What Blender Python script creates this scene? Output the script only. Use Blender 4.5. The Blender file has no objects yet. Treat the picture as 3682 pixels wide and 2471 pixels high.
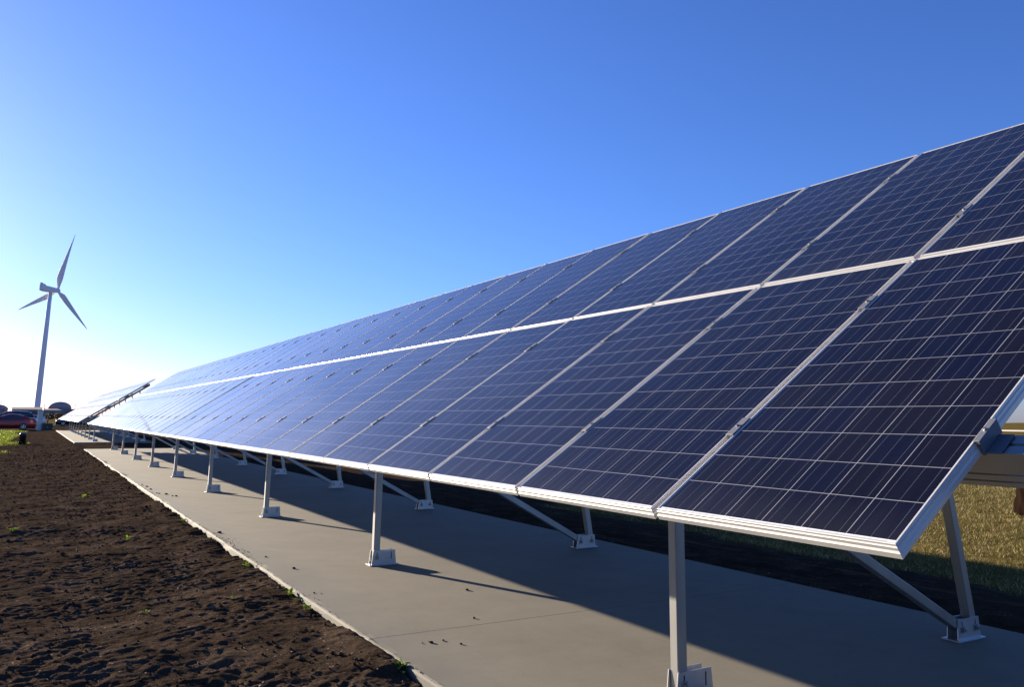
import bpy, bmesh, math, random
import numpy as np
from mathutils import Vector, Matrix

random.seed(7)
rng = np.random.default_rng(7)
scene = bpy.context.scene
COL = scene.collection
R = math.radians

# ------------------------------------------------------------------ camera
cam = bpy.data.cameras.new('camera')
cam.lens = 29.186
cam.sensor_width = 36.0
cam.sensor_fit = 'HORIZONTAL'
cam.shift_x = -0.02802
cam.shift_y = -0.07219
cam.clip_start = 0.05
cam.clip_end = 9000
cam_ob = bpy.data.objects.new('camera', cam)
COL.objects.link(cam_ob)
_r = Vector((0.5162944780959499, 0.856363593348022, 0.00902263130657388))
_u = Vector((0.14762101648608156, -0.09936730604154265, 0.9840397217499213))
_f = Vector((-0.8435923466812906, 0.5067223445617036, 0.1777200555442271))
cam_ob.matrix_world = Matrix(((_r.x, _u.x, -_f.x, 1.44), (_r.y, _u.y, -_f.y, -1.945),
                              (_r.z, _u.z, -_f.z, 1.316), (0, 0, 0, 1)))
scene.camera = cam_ob

# ------------------------------------------------------------------ light
SUN_ELEV = R(11.5)
SUN_DIR = Vector((-0.947, -0.321, 0)).normalized()           # horizontally towards the sun
world = bpy.data.worlds.new('World')
scene.world = world
world.use_nodes = True
wn = world.node_tree
bg = wn.nodes['Background']
sky = wn.nodes.new('ShaderNodeTexSky')
sky.sky_type = 'NISHITA'
sky.sun_disc = False
sky.sun_elevation = SUN_ELEV
sky.sun_rotation = math.atan2(SUN_DIR.x, SUN_DIR.y)
sky.altitude = 100
sky.air_density = 1.0
sky.dust_density = 0.33
sky.ozone_density = 6.5
_wb = wn.nodes.new('ShaderNodeMix')                            # slight white balance of the whole sky
_wb.data_type = 'RGBA'; _wb.blend_type = 'MULTIPLY'
_wb.inputs[0].default_value = 1.0
_wb.inputs[7].default_value = (0.98, 0.83, 1.05, 1)
wn.links.new(sky.outputs[0], _wb.inputs[6])
wn.links.new(_wb.outputs[2], bg.inputs[0])
bg.inputs[1].default_value = 0.057
sun = bpy.data.lights.new('sun', 'SUN')
sun.energy = 4.2
sun.angle = R(0.53)
sun.color = (1.0, 0.87, 0.70)
sun_ob = bpy.data.objects.new('sun', sun)
COL.objects.link(sun_ob)
_d = Vector((SUN_DIR.x * math.cos(SUN_ELEV), SUN_DIR.y * math.cos(SUN_ELEV), math.sin(SUN_ELEV)))
sun_ob.rotation_euler = _d.to_track_quat('Z', 'Y').to_euler()
sun_ob.location = (-30, -10, 20)
vs = scene.view_settings
vs.view_transform = 'Standard'
vs.look = 'None'
vs.gamma = 1.0
vs.exposure = 2.0
vs.use_curve_mapping = False

# ------------------------------------------------------------------ helpers
def mesh_ob(name, me, mats, parent=None, loc=None):
    o = bpy.data.objects.new(name, me)
    COL.objects.link(o)
    if not me.materials:
        for m in (mats if isinstance(mats, (list, tuple)) else [mats]):
            me.materials.append(m)
    if parent is not None:
        o.parent = parent
    if loc is not None:
        o.location = loc
    return o

def thing(name, label, cat, loc=(0, 0, 0), rotz=0.0, group=None):
    o = bpy.data.objects.new(name, None)
    COL.objects.link(o)
    o.location = loc
    o.rotation_euler = (0, 0, rotz)
    o.empty_display_size = 0.2
    tag(o, label, cat, group)
    return o

def tag(o, label, cat, group=None):
    o['label'] = label
    o['category'] = cat
    if group:
        o['group'] = group
    return o

class MB:
    """collects vertices and faces, then links them as one mesh"""
    def __init__(self):
        self.v = []; self.f = []; self.m = []; self.s = []
    def add(self, verts, faces, mat=0, smooth=False):
        b = len(self.v)
        self.v += [tuple(p) for p in verts]
        for f in faces:
            self.f.append([b + i for i in f]); self.m.append(mat); self.s.append(smooth)
    def box(self, lo, hi, mat=0, taper=None):
        x0, y0, z0 = lo; x1, y1, z1 = hi
        v = [(x0, y0, z0), (x1, y0, z0), (x1, y1, z0), (x0, y1, z0),
             (x0, y0, z1), (x1, y0, z1), (x1, y1, z1), (x0, y1, z1)]
        self.add(v, [(3, 2, 1, 0), (4, 5, 6, 7), (0, 1, 5, 4), (1, 2, 6, 5), (2, 3, 7, 6), (3, 0, 4, 7)], mat)
    def cbox(self, lo, hi, c=0.004, mat=0):
        """box with chamfered vertical and horizontal edges (convex hull of inset corners)"""
        bm = bmesh.new()
        for i in (0, 1):
            for j in (0, 1):
                for k in (0, 1):
                    p = [(lo[0], hi[0])[i], (lo[1], hi[1])[j], (lo[2], hi[2])[k]]
                    s = [1 - 2 * i, 1 - 2 * j, 1 - 2 * k]
                    for a in range(3):
                        q = [p[b] + (s[b] * c if b != a else 0) for b in range(3)]
                        bm.verts.new(q)
        r = bmesh.ops.convex_hull(bm, input=bm.verts)
        self.bm(bm, mat)
    def bm(self, bm, mat=0, smooth=False):
        bm.verts.index_update()
        self.add([v.co[:] for v in bm.verts], [[v.index for v in f.verts] for f in bm.faces], mat, smooth)
        bm.free()
    def bar(self, p0, p1, w, d, side=(1, 0, 0), c=0.005, mat=0):
        """rectangular tube with chamfered corners from p0 to p1; w along side, d across"""
        p0 = Vector(p0); p1 = Vector(p1)
        ax = (p1 - p0).normalized()
        s = Vector(side); s = (s - ax * s.dot(ax)).normalized()
        t = ax.cross(s)
        w /= 2; d /= 2
        ring = [(w, d - c), (w - c, d), (-w + c, d), (-w, d - c), (-w, -d + c), (-w + c, -d), (w - c, -d), (w, -d + c)]
        v = [p0 + s * a + t * b for a, b in ring] + [p1 + s * a + t * b for a, b in ring]
        n = 8
        f = [(i, (i + 1) % n, n + (i + 1) % n, n + i) for i in range(n)]
        f += [tuple(range(n - 1, -1, -1)), tuple(range(n, 2 * n))]
        self.add(v, f, mat)
    def lathe(self, prof, n=24, mat=0, smooth=True, center=(0, 0, 0), axis=None, caps=True):
        v = []
        for r, z in prof:
            for i in range(n):
                a = 2 * math.pi * i / n
                v.append((r * math.cos(a), r * math.sin(a), z))
        if axis is not None:
            q = Vector((0, 0, 1)).rotation_difference(Vector(axis))
            v = [q @ Vector(p) for p in v]
        v = [Vector(p) + Vector(center) for p in v]
        f = []
        for k in range(len(prof) - 1):
            for i in range(n):
                j = (i + 1) % n
                f.append((k * n + i, k * n + j, (k + 1) * n + j, (k + 1) * n + i))
        self.add(v, f, mat, smooth)
        if caps:
            b = len(self.v) - len(v)
            self.f.append([b + i for i in range(n - 1, -1, -1)]); self.m.append(mat); self.s.append(False)
            self.f.append([b + (len(prof) - 1) * n + i for i in range(n)]); self.m.append(mat); self.s.append(False)
    def mesh(self, name):
        me = bpy.data.meshes.new(name)
        me.from_pydata(self.v, [], self.f)
        me.polygons.foreach_set('material_index', self.m)
        me.polygons.foreach_set('use_smooth', self.s)
        me.update()
        return me
    def build(self, name, mats, parent=None, loc=None):
        return mesh_ob(name, self.mesh(name), mats, parent, loc)

def np_mesh(name, verts, faces, smooth=True):
    """fast mesh from numpy arrays; faces (n,3) or (n,4)"""
    me = bpy.data.meshes.new(name)
    n, k = faces.shape
    me.vertices.add(len(verts)); me.loops.add(n * k); me.polygons.add(n)
    me.vertices.foreach_set('co', verts.astype(np.float32).ravel())
    me.loops.foreach_set('vertex_index', faces.astype(np.int32).ravel())
    me.polygons.foreach_set('loop_start', np.arange(0, n * k, k, dtype=np.int32))
    me.polygons.foreach_set('use_smooth', np.full(n, smooth))
    me.update(calc_edges=True)
    me.validate()
    return me

def hash2(ix, iy, seed):
    h = (ix.astype(np.int64) * 374761393 + iy.astype(np.int64) * 668265263 + seed * 974634777) & 0x7fffffff
    h = ((h ^ (h >> 13)) * 1274126177) & 0x7fffffff
    h = (h ^ (h >> 16)) & 0xffff
    return h / 65535.0

def vnoise(x, y, seed=0):
    ix = np.floor(x); iy = np.floor(y)
    fx = x - ix; fy = y - iy
    fx = fx * fx * fx * (fx * (fx * 6 - 15) + 10); fy = fy * fy * fy * (fy * (fy * 6 - 15) + 10)
    a = hash2(ix, iy, seed); b = hash2(ix + 1, iy, seed)
    c = hash2(ix, iy + 1, seed); d = hash2(ix + 1, iy + 1, seed)
    return (a + (b - a) * fx) * (1 - fy) + (c + (d - c) * fx) * fy - 0.5

def fbm(x, y, seed=0, o=4, gain=0.5):
    s = 0; a = 1
    for i in range(o):
        ca, sa = math.cos(i * 1.1), math.sin(i * 1.1)
        s = s + a * vnoise(x * ca - y * sa, x * sa + y * ca, seed + i * 17)
        x = x * 2.03; y = y * 2.03; a *= gain
    return s

def sstep(a, b, x):
    t = np.clip((x - a) / (b - a), 0, 1)
    return t * t * (3 - 2 * t)

# ------------------------------------------------------------------ materials
def nmat(name):
    m = bpy.data.materials.new(name)
    m.use_nodes = True
    nt = m.node_tree
    return m, nt, nt.nodes['Principled BSDF']

def plain(name, col, rough=0.5, metal=0.0, var=0.0, scale=8.0, bump=0.0, bscale=60.0, spec=0.5, streak=None):
    m, nt, b = nmat(name)
    b.inputs['Roughness'].default_value = rough
    b.inputs['Metallic'].default_value = metal
    b.inputs['Specular IOR Level'].default_value = spec
    b.inputs['Base Color'].default_value = (*col, 1)
    tc = nt.nodes.new('ShaderNodeTexCoord')
    vec = tc.outputs['Object']
    if streak:
        mp = nt.nodes.new('ShaderNodeMapping')
        mp.inputs['Scale'].default_value = streak
        nt.links.new(vec, mp.inputs[0]); vec = mp.outputs[0]
    if var:
        n = nt.nodes.new('ShaderNodeTexNoise')
        n.inputs['Scale'].default_value = scale; n.inputs['Detail'].default_value = 6
        nt.links.new(vec, n.inputs['Vector'])
        r = nt.nodes.new('ShaderNodeValToRGB')
        r.color_ramp.elements[0].position = 0.3; r.color_ramp.elements[1].position = 0.7
        r.color_ramp.elements[0].color = (*[c * (1 - var) for c in col], 1)
        r.color_ramp.elements[1].color = (*[min(1, c * (1 + var)) for c in col], 1)
        nt.links.new(n.outputs[0], r.inputs[0]); nt.links.new(r.outputs[0], b.inputs['Base Color'])
    if bump:
        n2 = nt.nodes.new('ShaderNodeTexNoise')
        n2.inputs['Scale'].default_value = bscale; n2.inputs['Detail'].default_value = 4
        nt.links.new(vec, n2.inputs['Vector'])
        bp = nt.nodes.new('ShaderNodeBump')
        bp.inputs['Strength'].default_value = bump; bp.inputs['Distance'].default_value = 0.01
        nt.links.new(n2.outputs[0], bp.inputs['Height']); nt.links.new(bp.outputs[0], b.inputs['Normal'])
    return m

class NT:
    """tiny helper for math nodes"""
    def __init__(self, nt): self.nt = nt
    def m(self, op, a, b=None, c=None):
        n = self.nt.nodes.new('ShaderNodeMath'); n.operation = op
        for i, x in enumerate((a, b, c)):
            if x is None: continue
            if isinstance(x, (int, float)): n.inputs[i].default_value = x
            else: self.nt.links.new(x, n.inputs[i])
        return n.outputs[0]
    def mix(self, f, a, b):
        n = self.nt.nodes.new('ShaderNodeMix'); n.data_type = 'RGBA'
        for s, x in ((n.inputs[0], f), (n.inputs[6], a), (n.inputs[7], b)):
            if isinstance(x, (int, float)): s.default_value = x
            elif isinstance(x, tuple): s.default_value = (*x, 1)
            else: self.nt.links.new(x, s)
        return n.outputs[2]
    def noise(self, vec, scale, detail=4, rough=0.5, dim='3D'):
        n = self.nt.nodes.new('ShaderNodeTexNoise'); n.noise_dimensions = dim
        n.inputs['Scale'].default_value = scale; n.inputs['Detail'].default_value = detail
        n.inputs['Roughness'].default_value = rough
        self.nt.links.new(vec, n.inputs['Vector']); return n.outputs[0]
    def ramp(self, x, stops):
        r = self.nt.nodes.new('ShaderNodeValToRGB')
        e = r.color_ramp.elements
        while len(e) < len(stops): e.new(0.5)
        for el, (p, c) in zip(e, stops):
            el.position = p; el.color = (*c, 1)
        self.nt.links.new(x, r.inputs[0]); return r.outputs[0]
    def mapping(self, vec, scale):
        mp = self.nt.nodes.new('ShaderNodeMapping'); mp.inputs['Scale'].default_value = scale
        self.nt.links.new(vec, mp.inputs[0]); return mp.outputs[0]

CP = 0.1597; MX = 0.0184; MY = 0.0233
def cell_material():
    m, nt, b = nmat('solar_cells_under_glass')
    N = NT(nt)
    tc = nt.nodes.new('ShaderNodeTexCoord')
    sx = nt.nodes.new('ShaderNodeSeparateXYZ'); nt.links.new(tc.outputs['Object'], sx.inputs[0])
    u = N.m('DIVIDE', N.m('SUBTRACT', sx.outputs[0], MX), CP)
    v = N.m('DIVIDE', N.m('SUBTRACT', sx.outputs[1], MY), CP)
    fu = N.m('FRACT', u); fv = N.m('FRACT', v)
    gu = N.m('GREATER_THAN', N.m('ABSOLUTE', N.m('SUBTRACT', fu, 0.5)), 0.5 - 0.0080)
    gv = N.m('GREATER_THAN', N.m('ABSOLUTE', N.m('SUBTRACT', fv, 0.5)), 0.5 - 0.0080)
    gap = N.m('MAXIMUM', gu, gv)
    bus = N.m('LESS_THAN', N.m('ABSOLUTE', N.m('SUBTRACT', N.m('FRACT', N.m('MULTIPLY', u, 3.0)), 0.5)), 0.0125)
    out_u = N.m('MAXIMUM', N.m('LESS_THAN', u, 0.004), N.m('GREATER_THAN', u, 5.996))
    out_v = N.m('MAXIMUM', N.m('LESS_THAN', v, 0.004), N.m('GREATER_THAN', v, 11.996))
    margin = N.m('MAXIMUM', out_u, out_v)
    # interconnect ribbon in the bottom margin, in runs of two cells
    rib_y = N.m('LESS_THAN', N.m('ABSOLUTE', N.m('SUBTRACT', sx.outputs[1], 0.0168)), 0.0013)
    run = N.m('LESS_THAN', N.m('ABSOLUTE', N.m('SUBTRACT', N.m('FRACT', N.m('MULTIPLY', u, 0.5)), 0.5)), 0.425)
    rib = N.m('MULTIPLY', N.m('MULTIPLY', rib_y, run), out_v)
    stub = N.m('MULTIPLY', N.m('MULTIPLY', out_v, bus), N.m('GREATER_THAN', sx.outputs[1], 0.0155))
    # per-cell tint
    oi = nt.nodes.new('ShaderNodeObjectInfo')
    cv = nt.nodes.new('ShaderNodeCombineXYZ')
    nt.links.new(N.m('FLOOR', u), cv.inputs[0]); nt.links.new(N.m('FLOOR', v), cv.inputs[1])
    nt.links.new(N.m('MULTIPLY', oi.outputs['Random'], 97.0), cv.inputs[2])
    wnz = nt.nodes.new('ShaderNodeTexWhiteNoise'); nt.links.new(cv.outputs[0], wnz.inputs['Vector'])
    cell = N.ramp(wnz.outputs['Value'], [(0.0, (0.0014, 0.0018, 0.0110)), (0.5, (0.0018, 0.0018, 0.0070)), (1.0, (0.0034, 0.0025, 0.0058))])
    # polycrystalline grain
    vo = nt.nodes.new('ShaderNodeTexVoronoi'); vo.inputs['Scale'].default_value = 90
    nt.links.new(tc.outputs['Object'], vo.inputs['Vector'])
    grain = N.m('ADD', N.m('MULTIPLY', N.m('FRACT', N.m('MULTIPLY', vo.outputs['Distance'], 9.0)), 0.25), 0.85)
    hs = nt.nodes.new('ShaderNodeHueSaturation'); nt.links.new(cell, hs.inputs['Color']); nt.links.new(grain, hs.inputs['Value'])
    # thin dust film, with runs down the slope
    geo = nt.nodes.new('ShaderNodeNewGeometry')
    dn = N.noise(N.mapping(tc.outputs['Object'], (26, 2.2, 1)), 1.0, 6, 0.6)
    dn2 = N.noise(geo.outputs['Position'], 2.3, 5, 0.6)
    edge = N.m('MULTIPLY', N.m('SUBTRACT', 1.0, N.m('MINIMUM', N.m('MULTIPLY', sx.outputs[1], 5.5), 1.0)), 0.020)
    dust = N.m('ADD', N.m('MULTIPLY', N.m('MULTIPLY', dn, dn2), 0.016), edge)
    c1 = N.mix(bus, hs.outputs[0], (0.075, 0.08, 0.105))
    c2 = N.mix(gap, c1, (0.25, 0.255, 0.275))
    c3 = N.mix(margin, c2, (0.66, 0.67, 0.68))
    c4 = N.mix(N.m('MAXIMUM', rib, stub), c3, (0.32, 0.33, 0.35))
    c5 = N.mix(dust, c4, (0.36, 0.33, 0.29))
    nt.links.new(c5, b.inputs['Base Color'])
    rr = N.m('ADD', N.m('MULTIPLY', dn2, 0.06), 0.055)
    nt.links.new(rr, b.inputs['Roughness'])
    b.inputs['IOR'].default_value = 1.21
    big = N.noise(N.mapping(geo.outputs['Position'], (0.55, 1.0, 1.0)), 0.8, 4, 0.6)
    film = N.m('MULTIPLY', N.m('MAXIMUM', N.m('SUBTRACT', N.m('ADD', N.m('MULTIPLY', dn, 0.55), N.m('MULTIPLY', big, 0.75)), 0.42), 0.0), 0.9)
    nt.links.new(film, b.inputs['Sheen Weight'])
    # hazy film on the glass: a broad weak lobe that catches the low sun towards the far end
    nt.links.new(N.m('MULTIPLY', N.m('ADD', film, 0.12), 0.88), b.inputs['Coat Weight'])
    b.inputs['Coat Roughness'].default_value = 0.58
    b.inputs['Coat IOR'].default_value = 1.22
    b.inputs['Sheen Roughness'].default_value = 0.12
    b.inputs['Sheen Tint'].default_value = (1.0, 0.95, 0.88, 1)
    return m

M_CELL = cell_material()
M_BACK = plain('shade_grey_backsheet', (0.38, 0.38, 0.37), 0.7)  # white sheet greyed: the shade under the panels is in its colour
M_FRAME = plain('anodised_frame', (0.60, 0.58, 0.535), 0.36, 0.30, var=0.06, scale=5)
M_ALU = plain('mill_aluminium', (0.33, 0.33, 0.32), 0.40, 0.85, var=0.14, scale=5, bump=0.02, bscale=30, streak=(1, 1, 0.25))
M_BRKT = plain('bracket_aluminium', (0.46, 0.46, 0.46), 0.36, 0.7, var=0.08, scale=14)
M_CLAMP = plain('clamp_sky_dark', (0.10, 0.105, 0.125), 0.6, 0.0)  # dark matte colour stands in for the upper sky mirrored in the metal
M_BOLT = plain('bolt_steel', (0.30, 0.30, 0.30), 0.40, 0.9)
M_SLOT = plain('slot_shade', (0.012, 0.012, 0.012), 0.8)  # near-black colour for the shade inside the bracket slots

def concrete_material():
    m, nt, b = nmat('broomed_concrete')
    N = NT(nt)
    geo = nt.nodes.new('ShaderNodeNewGeometry')
    P = geo.outputs['Position']
    n1 = N.noise(P, 0.9, 6, 0.6)
    n2 = N.noise(N.mapping(P, (24, 1.1, 9)), 1.0, 6, 0.65)     # faint trowel marks across the pad
    n3 = N.noise(P, 70, 4, 0.7)
    n4 = N.noise(P, 4.5, 8, 0.7)
    s = N.m('ADD', N.m('ADD', N.m('MULTIPLY', n1, 0.36), N.m('MULTIPLY', n2, 0.06)), N.m('ADD', N.m('MULTIPLY', n3, 0.28), N.m('MULTIPLY', n4, 0.30)))
    c = N.ramp(s, [(0.30, (0.136, 0.122, 0.090)), (0.5, (0.186, 0.166, 0.122)), (0.68, (0.222, 0.199, 0.147))])
    sp = nt.nodes.new('ShaderNodeTexVoronoi'); sp.inputs['Scale'].default_value = 22
    nt.links.new(P, sp.inputs['Vector'])
    spot = N.m('LESS_THAN', sp.outputs['Distance'], 0.07)
    st = N.noise(P, 1.7, 3, 0.5)
    stain = N.m('MULTIPLY', N.m('GREATER_THAN', st, 0.62), 0.15)
    c = N.mix(N.m('MULTIPLY', spot, 0.35), c, (0.14, 0.12, 0.10))
    c = N.mix(stain, c, (0.15, 0.13, 0.11))
    # damp, soil-washed margin along the open edge of the pad
    sxyz = nt.nodes.new('ShaderNodeSeparateXYZ'); nt.links.new(P, sxyz.inputs[0])
    reach = N.m('ADD', N.m('MULTIPLY', N.noise(P, 1.3, 5, 0.6), 1.1), -0.22)
    damp = N.m('MINIMUM', N.m('MAXIMUM', N.m('MULTIPLY', N.m('SUBTRACT', reach, sxyz.outputs[1]), 2.2), 0.0), 1.0)
    c = N.mix(N.m('MULTIPLY', damp, 0.42), c, (0.105, 0.104, 0.094))
    nt.links.new(c, b.inputs['Base Color'])
    b.inputs['Roughness'].default_value = 0.8
    b.inputs['Specular IOR Level'].default_value = 0.16
    bp = nt.nodes.new('ShaderNodeBump'); bp.inputs['Strength'].default_value = 0.25; bp.inputs['Distance'].default_value = 0.004
    hb = N.m('ADD', N.m('MULTIPLY', n4, 0.10), N.m('MULTIPLY', n3, 0.7))
    nt.links.new(hb, bp.inputs['Height']); nt.links.new(bp.outputs[0], b.inputs['Normal'])
    return m
M_CONC = concrete_material()

def ground_material():
    m, nt, b = nmat('soil_and_turf')
    N = NT(nt)
    geo = nt.nodes.new('ShaderNodeNewGeometry'); P = geo.outputs['Position']
    n1 = N.noise(P, 3.0, 8, 0.65); n2 = N.noise(P, 38, 6, 0.7)
    soil = N.ramp(N.m('ADD', N.m('MULTIPLY', n1, 0.6), N.m('MULTIPLY', n2, 0.4)),
                  [(0.32, (0.020, 0.0138, 0.0092)), (0.5, (0.047, 0.0330, 0.0225)), (0.70, (0.100, 0.071, 0.050))])
    vo = nt.nodes.new('ShaderNodeTexVoronoi'); vo.inputs['Scale'].default_value = 26
    nt.links.new(P, vo.inputs['Vector'])
    bit = N.m('MULTIPLY', N.m('LESS_THAN', vo.outputs['Distance'], 0.16), N.m('GREATER_THAN', n1, 0.53))
    soil = N.mix(N.m('MULTIPLY', bit, 0.6), soil, (0.30, 0.25, 0.18))
    g1 = N.noise(P, 1.2, 5, 0.6)
    lawn = N.ramp(g1, [(0.35, (0.040, 0.062, 0.014)), (0.6, (0.085, 0.125, 0.022))])
    dry = N.ramp(N.m('ADD', N.m('MULTIPLY', g1, 0.6), N.m('MULTIPLY', n2, 0.4)),
                 [(0.3, (0.060, 0.046, 0.012)), (0.5, (0.125, 0.092, 0.028)), (0.7, (0.21, 0.155, 0.058))])
    at = nt.nodes.new('ShaderNodeAttribute'); at.attribute_name = 'cover'
    sp = nt.nodes.new('ShaderNodeSeparateColor'); nt.links.new(at.outputs['Color'], sp.inputs[0])
    c = N.mix(sp.outputs[0], soil, lawn)
    c = N.mix(sp.outputs[1], c, dry)
    nt.links.new(c, b.inputs['Base Color'])
    b.inputs['Roughness'].default_value = 1.0
    b.inputs['Specular IOR Level'].default_value = 0.0
    bp = nt.nodes.new('ShaderNodeBump'); bp.inputs['Strength'].default_value = 0.8; bp.inputs['Distance'].default_value = 0.02
    n3 = N.noise(P, 55, 6, 0.7)
    nt.links.new(N.m('ADD', N.m('MULTIPLY', n3, 0.6), N.m('MULTIPLY', N.noise(P, 12, 6, 0.6), 1.2)), bp.inputs['Height'])
    nt.links.new(bp.outputs[0], b.inputs['Normal'])
    return m
M_GROUND = ground_material()

def blade_material(name, stops):
    m, nt, b = nmat(name)
    N = NT(nt)
    geo = nt.nodes.new('ShaderNodeNewGeometry')
    n = N.m('ADD', N.m('MULTIPLY', geo.outputs['Random Per Island'], 0.65), N.m('MULTIPLY', N.noise(geo.outputs['Position'], 1.1, 3), 0.35))
    nt.links.new(N.ramp(n, stops), b.inputs['Base Color'])
    b.inputs['Roughness'].default_value = 0.6
    b.inputs['Specular IOR Level'].default_value = 0.2
    tr = nt.nodes.new('ShaderNodeBsdfTranslucent')
    nt.links.new(b.inputs['Base Color'].links[0].from_socket, tr.inputs[0])
    mx = nt.nodes.new('ShaderNodeMixShader'); mx.inputs[0].default_value = 0.35
    out = nt.nodes['Material Output']
    nt.links.new(b.outputs[0], mx.inputs[1]); nt.links.new(tr.outputs[0], mx.inputs[2]); nt.links.new(mx.outputs[0], out.inputs[0])
    return m
M_LAWN = blade_material('lawn_blades', [(0.2, (0.06, 0.10, 0.010)), (0.55, (0.17, 0.22, 0.018)), (0.85, (0.30, 0.29, 0.04))])
M_DRY = blade_material('dry_blades', [(0.12, (0.050, 0.070, 0.010)), (0.38, (0.110, 0.105, 0.022)), (0.60, (0.21, 0.155, 0.050)), (0.84, (0.46, 0.36, 0.18))])
M_WEED = blade_material('weed_leaves', [(0.2, (0.07, 0.12, 0.010)), (0.6, (0.19, 0.27, 0.020)), (0.9, (0.36, 0.40, 0.05))])
M_CLOD = plain('soil_clod', (0.035, 0.026, 0.02), 1.0, var=0.4, scale=60, spec=0.0)

# ------------------------------------------------------------------ ground
PITCH = 1.0113
PW, PH = 0.992, 1.956
NCOL = 37
TILT = R(34.03)
CT, ST = math.cos(TILT), math.sin(TILT)
SLAB_A = (-36.60, 1.60)        # x range of the near pad
SLAB_B = (-83.20, -45.85)      # and of the far one
SY0, SY1 = -0.075, 3.60

def axis(parts):
    out = [parts[0][0]]
    for a, b, s0, s1 in parts:
        x = a; n = 0
        while x < b - 1e-6:
            t = (x - a) / (b - a)
            x = min(b, x + s0 + (s1 - s0) * t)
            out.append(x)
    return np.array(out)

gx = axis([(-4000, -300, 600, 150), (-300, -100, 20, 8), (-100, -50, 0.6, 0.18), (-50, -14, 0.16, 0.045), (-14, -8, 0.05, 0.018), (-8, -1.5, 0.014, 0.014),
           (-1.5, 3, 0.06, 0.6), (3, 30, 1.0, 5), (30, 4000, 60, 800)])
gy = axis([(-4000, -60, 800, 20), (-60, -8, 6, 0.7), (-8, -3.6, 0.3, 0.05), (-3.6, -0.02, 0.020, 0.012), (-0.02, 3.55, 0.35, 0.35), (3.55, 14, 0.06, 0.25),
           (14, 60, 0.5, 3), (60, 400, 8, 40), (400, 4000, 150, 900)])
GX, GY = np.meshgrid(gx, gy, indexing='ij')

def ground_base(x, y):
    z = np.full_like(x, -0.032)
    z = z - 0.055 * sstep(-0.10, -1.6, y)
    back = sstep(3.6, 8.5, y)
    z = z * (1 - back) + (-0.52) * back
    z = z + 3.1 * sstep(60, 230, y) * sstep(-260, -40, x)
    # strip between the two pads and the verge beyond are a step lower
    gap = sstep(-46.2, -45.9, x) * sstep(-36.3, -36.6, x) * sstep(-0.25, 0.05, y) * sstep(9, 5, y)
    z = z - 0.035 * gap
    under = sstep(SY0 - 0.03, SY0 + 0.02, y) * sstep(SY1 + 0.05, SY1, y)
    ina = np.maximum(sstep(SLAB_A[0] - .1, SLAB_A[0], x) * sstep(SLAB_A[1] + .1, SLAB_A[1], x),
                     sstep(SLAB_B[0] - .1, SLAB_B[0], x) * sstep(SLAB_B[1] + .1, SLAB_B[1], x))
    z = np.where(under * ina > 0.2, -0.30, z)
    z = z - 0.06 * sstep(-87.6, -88.6, x)
    return z, under * ina

Z, UND = ground_base(GX, GY)
near = sstep(-95, -40, GX) * sstep(30, 8, GX) * sstep(-30, -6, GY) * sstep(40, 9, GY)
_wx = GX + 0.10 * fbm(GX * 4, GY * 4, 201, 2); _wy = GY + 0.10 * fbm(GX * 4, GY * 4, 211, 2)
clods = (0.045 * fbm(GX * 0.9, GY * 0.9, 3, 3)
         + 0.019 * fbm(_wx * 3.2, _wy * 3.2, 5, 3)
         + 0.010 * (0.25 - np.abs(fbm(_wx * 7.5, _wy * 7.5, 9, 2)))
         + 0.0125 * fbm(_wx * 21, _wy * 15, 31, 4, 0.62) * (1 + 1.1 * sstep(-12, -40, GX)) * (0.55 + 1.1 * sstep(-0.25, 0.25, fbm(GX * 1.7, GY * 1.7, 65, 2))))
fade = near * (1 - 0.55 * sstep(5.5, 8.5, GY))
edge = 0.55 + 0.45 * sstep(-0.06, -0.7, GY)
edge = np.where(GY > 1, 1, edge)
Z = Z + np.where(UND > 0.2, 0, clods * fade * edge)
# soil heaped against parts of the pad edge
heap = np.exp(-((GY + 0.13) / 0.12) ** 2) * np.clip(fbm(GX * 2.1, GY * 0 + 0.3, 77, 4) * 0.07, -0.02, 0.03) * (GX > -40)
Z = Z + np.where(UND > 0.2, 0, heap)
nx, ny = GX.shape
idx = np.arange(nx * ny).reshape(nx, ny)
faces = np.stack([idx[:-1, :-1].ravel(), idx[1:, :-1].ravel(), idx[1:, 1:].ravel(), idx[:-1, 1:].ravel()], 1)
gm = np_mesh('ground', np.stack([GX.ravel(), GY.ravel(), Z.ravel()], 1), faces)
n_a = fbm(GX * 0.35, GY * 0.7, 41, 4)
def lawn_mask(x, y):
    n = fbm(x * 0.22, y * 0.8, 41, 4)
    m = sstep(-0.10, 0.35, (-2.55 - y) * 0.8 + n * 1.5) * sstep(-42, -47, x + n * 4)
    strip = sstep(0.16, 0.30, n + 0.25 - np.abs(x + 35.5 + 0.6 * (y + 2.6)) * 0.16 - 0.5 * sstep(-2.2, -1.3, y)) * (y < -1.2)
    far = sstep(-6, -12, y + n * 4)
    return np.clip(np.maximum(np.maximum(m, strip * 0.8), far), 0, 1)
def dry_mask(x, y):
    n = fbm(x * 0.3, y * 0.3, 57, 4)
    a = sstep(6.3, 8.2, y + n * 1.6) * sstep(-15.5, -11.5, x + n * 4 + 0.12 * (y - 8))
    b = sstep(12, 20, y + n * 5)
    c = sstep(-128, -140, x)
    return np.clip(np.maximum(np.maximum(a, b), c), 0, 1)
lm = lawn_mask(GX, GY) * (GX > -128); dm = dry_mask(GX, GY)
attr = gm.color_attributes.new('cover', 'FLOAT_COLOR', 'POINT')
attr.data.foreach_set('color', np.stack([lm.ravel(), dm.ravel(), 0 * lm.ravel(), 1 + 0 * lm.ravel()], 1).astype(np.float32).ravel())
ground = mesh_ob('ground', gm, M_GROUND)
ground['kind'] = 'structure'

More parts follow.
